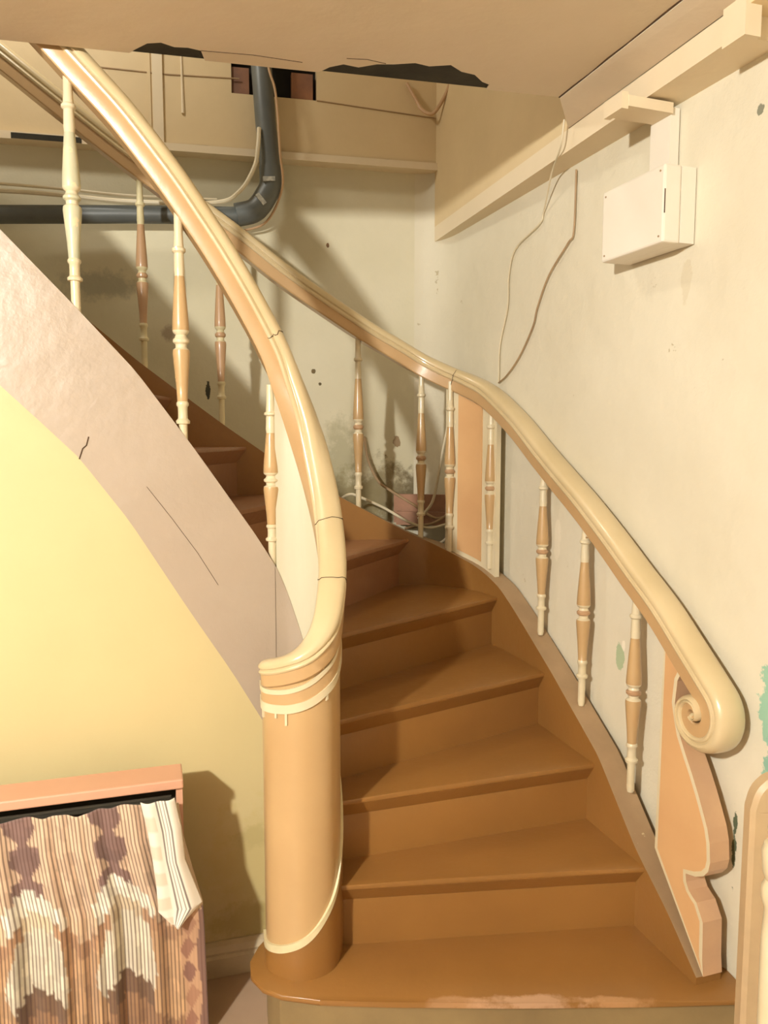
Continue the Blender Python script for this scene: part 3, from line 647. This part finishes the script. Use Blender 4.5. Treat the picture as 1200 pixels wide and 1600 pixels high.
brd('loose_board', [(.06, 3.465), (.31, 3.41), (.305, 3.39), (.055, 3.445)], 1.165, 1.225, 'board', 'lower broken board in front of the upright corner board', 'board')
ld = brd('corner_hole_shade', [(-.35, 3.20), (.11, 3.235), (.28, 3.205), (.435, 3.115), (.40, 3.28), (.30, 3.52), (-.35, 3.45)], .98, 1.02, 'dark', 'near-black slab painting the shade of the hole behind the stair string in the corner', 'ledge')  # slab added as the darkness of the open hole, shade put into its colour
mb = MB(); mb.prism([(-.6, 3.16), (.02, 3.225), (.06, 3.45), (-.6, 3.42)], 1.02, lambda p: 1.21 - .25 * max(0, p[0] + .2)); tag(mb.build('plaster_block', 'skirt'), 'dusty plaster packing between the stringer and the back wall', 'plaster')

# ---------------------------------------------------------------- low cabinet with curtain at lower left
cf = Vector((math.cos(R(17)), math.sin(R(17)))); cd = Vector((-math.sin(R(17)), math.cos(R(17)))); C0 = Vector((-.49, 1.84))
def cp(u, d): p = C0 + cf * u + cd * d; return (p.x, p.y)
CB_ = empty('low_cabinet', (*cp(-.35, .05), FLOOR), 'low shallow pink painted cabinet in front of the yellow wall', 'cabinet')
def cbox(name, u0, u1, d0, d1, z0, z1, mat):
    mb = MB(); mb.prism([cp(u0, d0), cp(u1, d0), cp(u1, d1), cp(u0, d1)], z0, z1); return mb.build(name, mat, CB_)
o = cbox('top_board', -.83, -.01, 0, .10, .687, .712, 'pink'); md = o.modifiers.new('b', 'BEVEL'); md.width = .004; md.segments = 2
cbox('side_panel', -.028, -.012, .012, .10, FLOOR, .687, 'pink')
cbox('side_panel', -.82, -.804, .012, .10, FLOOR, .687, 'pink')
cbox('back_panel', -.804, -.028, .09, .10, FLOOR, .687, 'cabin')
cbox('shelf', -.804, -.028, .02, .09, .36, .375, 'cabin')
cbox('curtain_rail', -.81, -.04, .006, .011, .666, .671, 'cabin')
# curtain: gathered cloth, striped, with a printed zigzag
NXc, NYc = 230, 90
def u_right(z): return table([(.03, .037), (.328, .032), (.406, .028), (.48, .008), (.575, -.014), (.643, -.021), (.69, -.028)])(z)
verts = []; uvs = []; cols = []
ztop = lambda u: .666 + .004 * math.sin(u * 30) + .003 * math.sin(u * 83 + 1)
def srgb(c, a): 
    l_ = lin(c); return (l_[0], l_[1], l_[2], a)
def printed(u, vz):
    """colour of the printed cloth at u (m from the right corner, negative left) and height vz"""
    u -= .02; vz -= .055
    if u > -.10:                                     # border column with brown diamonds
        if vz > .33: return srgb((214, 190, 160), .3)
        a = (u + .05) / .036 + vz / .066; b = (u + .05) / .036 - vz / .066
        k = (math.floor(a) + math.floor(b)) % 2; m = (math.floor(a) * 2 + math.floor(b)) % 3
        if abs(u + .052) < .012: return srgb((128, 96, 84), .5)
        return srgb([(162, 120, 94), (130, 92, 78), (146, 104, 84)][m] if k else (186, 148, 116), .10)
    per = .188; x = (u + .22) / per; kx = math.floor(x + .5); d = abs(x - kx) * per          # peaks every .188 m
    st = math.floor(d / .016) * .016
    q = vz + st * 1.15
    jit = noise.noise(Vector((math.floor(d / .016) * 7.1 + .3, kx * 3.3 + .2, math.floor(q / .034) + .4)))
    if q > .44:
        dk = d < .034 and (abs(((vz - .47) / .085) % 1 - .5) * .085 < .046 - d * .8 or d < .012)
        c_ = (126, 100, 94) if dk else (210, 182, 154)
    elif q > .385: c_ = (234, 228, 210) if d < .062 else (212, 184, 152)
    elif q > .345: c_ = (172, 134, 100) if d > .034 else (206, 190, 160)
    elif q > .19: c_ = (216, 208, 186) if d < .066 - abs(q - .25) * .2 else (188, 152, 114)
    elif q > .13: c_ = (112, 86, 64) if d < .05 else (188, 152, 112)
    else: c_ = (150, 114, 82)
    c_ = tuple(max(0, min(255, int(v_ * (1 + jit * .14)))) for v_ in c_)
    return srgb(c_, .8)
for j in range(NYc + 1):
    fj = j / NYc
    for i in range(NXc + 1):
        fi = i / NXc; ut = -.815 + fi * (.815 - .028); z = ztop(ut) + (FLOOR + .008 - ztop(ut)) * fj
        u1 = u_right(z); u = -.815 + fi * (.815 + u1)
        fold = (math.sin(ut * 150 + 1.5 * math.sin(ut * 23)) * .6 + math.sin(ut * 61 + .7) * .8 + math.sin(ut * 27) * .5)
        amp = (.004 + .010 * min(1, fj * 2.2)) * (1 if ut < -.13 else max(.1, (-.045 - ut) / .085))
        d = -.012 - .012 * fj + fold * amp
        d -= .02 * math.exp(-((fj - .46) / .10) ** 2) * max(0, 1 - abs(ut + .06) / .12)
        p = cp(u, d); verts.append((p[0], p[1], z)); uvs.append((ut, z)); cols.append(printed(ut + .004 * math.sin(z * 30), z + .006 * math.sin(ut * 60)))
faces = [(j * (NXc + 1) + i, j * (NXc + 1) + i + 1, (j + 1) * (NXc + 1) + i + 1, (j + 1) * (NXc + 1) + i) for j in range(NYc) for i in range(NXc)]
def cloth(name, verts, faces, uvs, cols, parent=None):
    o = link(name, verts, faces, 'curtain', parent, smooth=True); me = o.data
    ul = me.uv_layers.new(name='UVMap'); ca_ = me.color_attributes.new('print', 'FLOAT_COLOR', 'POINT')
    for lp in me.loops: ul.data[lp.index].uv = uvs[lp.vertex_index]
    for i, c_ in enumerate(cols): ca_.data[i].color = c_
    md = o.modifiers.new('s', 'SOLIDIFY'); md.thickness = .0015; md.offset = 0
    return o
CU = cloth('curtain', verts, faces, uvs, cols); tag(CU, 'gathered brown and cream striped patchwork curtain hanging from the pink cabinet', 'curtain')
# turned-back corner of the curtain
outl_l = [(-.112, .682), (-.097, .604), (-.088, .536), (-.081, .468), (-.078, .405), (-.050, .372)]
outl_r = [(-.033, .684), (-.019, .609), (-.012, .524), (.006, .47), (.027, .408), (-.026, .356)]
verts = []; uvs = []; cols = []; nu, nv = 40, 50
for j in range(nv + 1):
    fj = j / nv * (len(outl_l) - 1); k = min(int(fj), len(outl_l) - 2); q = fj - k
    a = Vector(outl_l[k]).lerp(Vector(outl_l[k + 1]), q); b = Vector(outl_r[k]).lerp(Vector(outl_r[k + 1]), q)
    for i in range(nu + 1):
        fi = i / nu; p2 = a.lerp(b, fi); dd = -.034 - .014 * math.sin(fi * math.pi) - .012 * (j / nv) - .006 * math.sin(fi * 9 + j * .03)
        p = cp(p2.x, dd); verts.append((p[0], p[1], p2.y)); uvs.append((fi * .085, p2.y))
        st = 0
        for s_ in (.44, .53, .62, .71):
            if abs(fi - s_) < .016: st = 1
        cols.append(srgb((120, 112, 104), 0) if st else (srgb((222, 206, 184), 0) if (fi < .32 and (math.floor(j / 5) % 2)) else srgb((236, 228, 212), 0)))
faces = [(j * (nu + 1) + i, j * (nu + 1) + i + 1, (j + 1) * (nu + 1) + i + 1, (j + 1) * (nu + 1) + i) for j in range(nv) for i in range(nu)]
cloth('turned_corner', verts, faces, uvs, cols, CU)['label'] = 'white turned-back corner with thin grey stripes'

# ---------------------------------------------------------------- furniture cut off by the right edge
fp = [(.738, 1.45, FLOOR), (.738, 1.45, .40), (.738, 1.45, .78), (.740, 1.45, .84), (.755, 1.45, .872), (.79, 1.45, .882), (.95, 1.45, .884), (1.1, 1.45, .884)]
mb = MB(); mb.flip = False
pts = catmull(fp, 6); prof = [(-.02, -.014), (-.012, -.022), (.012, -.022), (.02, -.014), (.02, .014), (.012, .022), (-.012, .022), (-.02, .014)]
mb.sweep(pts, prof, [(0, -1, 0)] * len(pts)); o = mb.build('frame_rail', 'post', smooth=True)
FR = empty('wooden_frame', (.9, 1.45, FLOOR), 'pinkish beige rounded wooden frame cut off by the right edge', 'frame')
o.parent = FR; o.matrix_parent_inverse = WM(FR).inverted()
mb = MB(); mb.sweep([(1.08, 1.45, FLOOR), (1.08, 1.45, .87)], prof, [(0, -1, 0)] * 2); mb.build('leg', 'post', FR)
mb = MB(); mb.prism([(.76, 1.44), (1.06, 1.44), (1.06, 1.46), (.76, 1.46)], .60, .70); mb.build('cross_rail', 'post', FR)
TP = empty('turned_post', (.735, 1.36, FLOOR), 'cream turned wooden post in front of the rounded frame at the right edge', 'post')
mb = MB(); mb.lathe(.735, 1.36, [(FLOOR, .018), (.2, .022), (.62, .024), (.68, .021), (.70, .028), (.72, .028), (.735, .021), (.75, .027), (.79, .030), (.805, .026), (.81, .018)], 18); mb.build('shaft', 'cream', TP, smooth=True)
mb = MB(); mb.lathe(.735, 1.36, [(.81, .012), (.82, .02), (.835, .022), (.85, .014), (.856, .004)], 16); mb.build('finial', 'cream', TP, smooth=True)
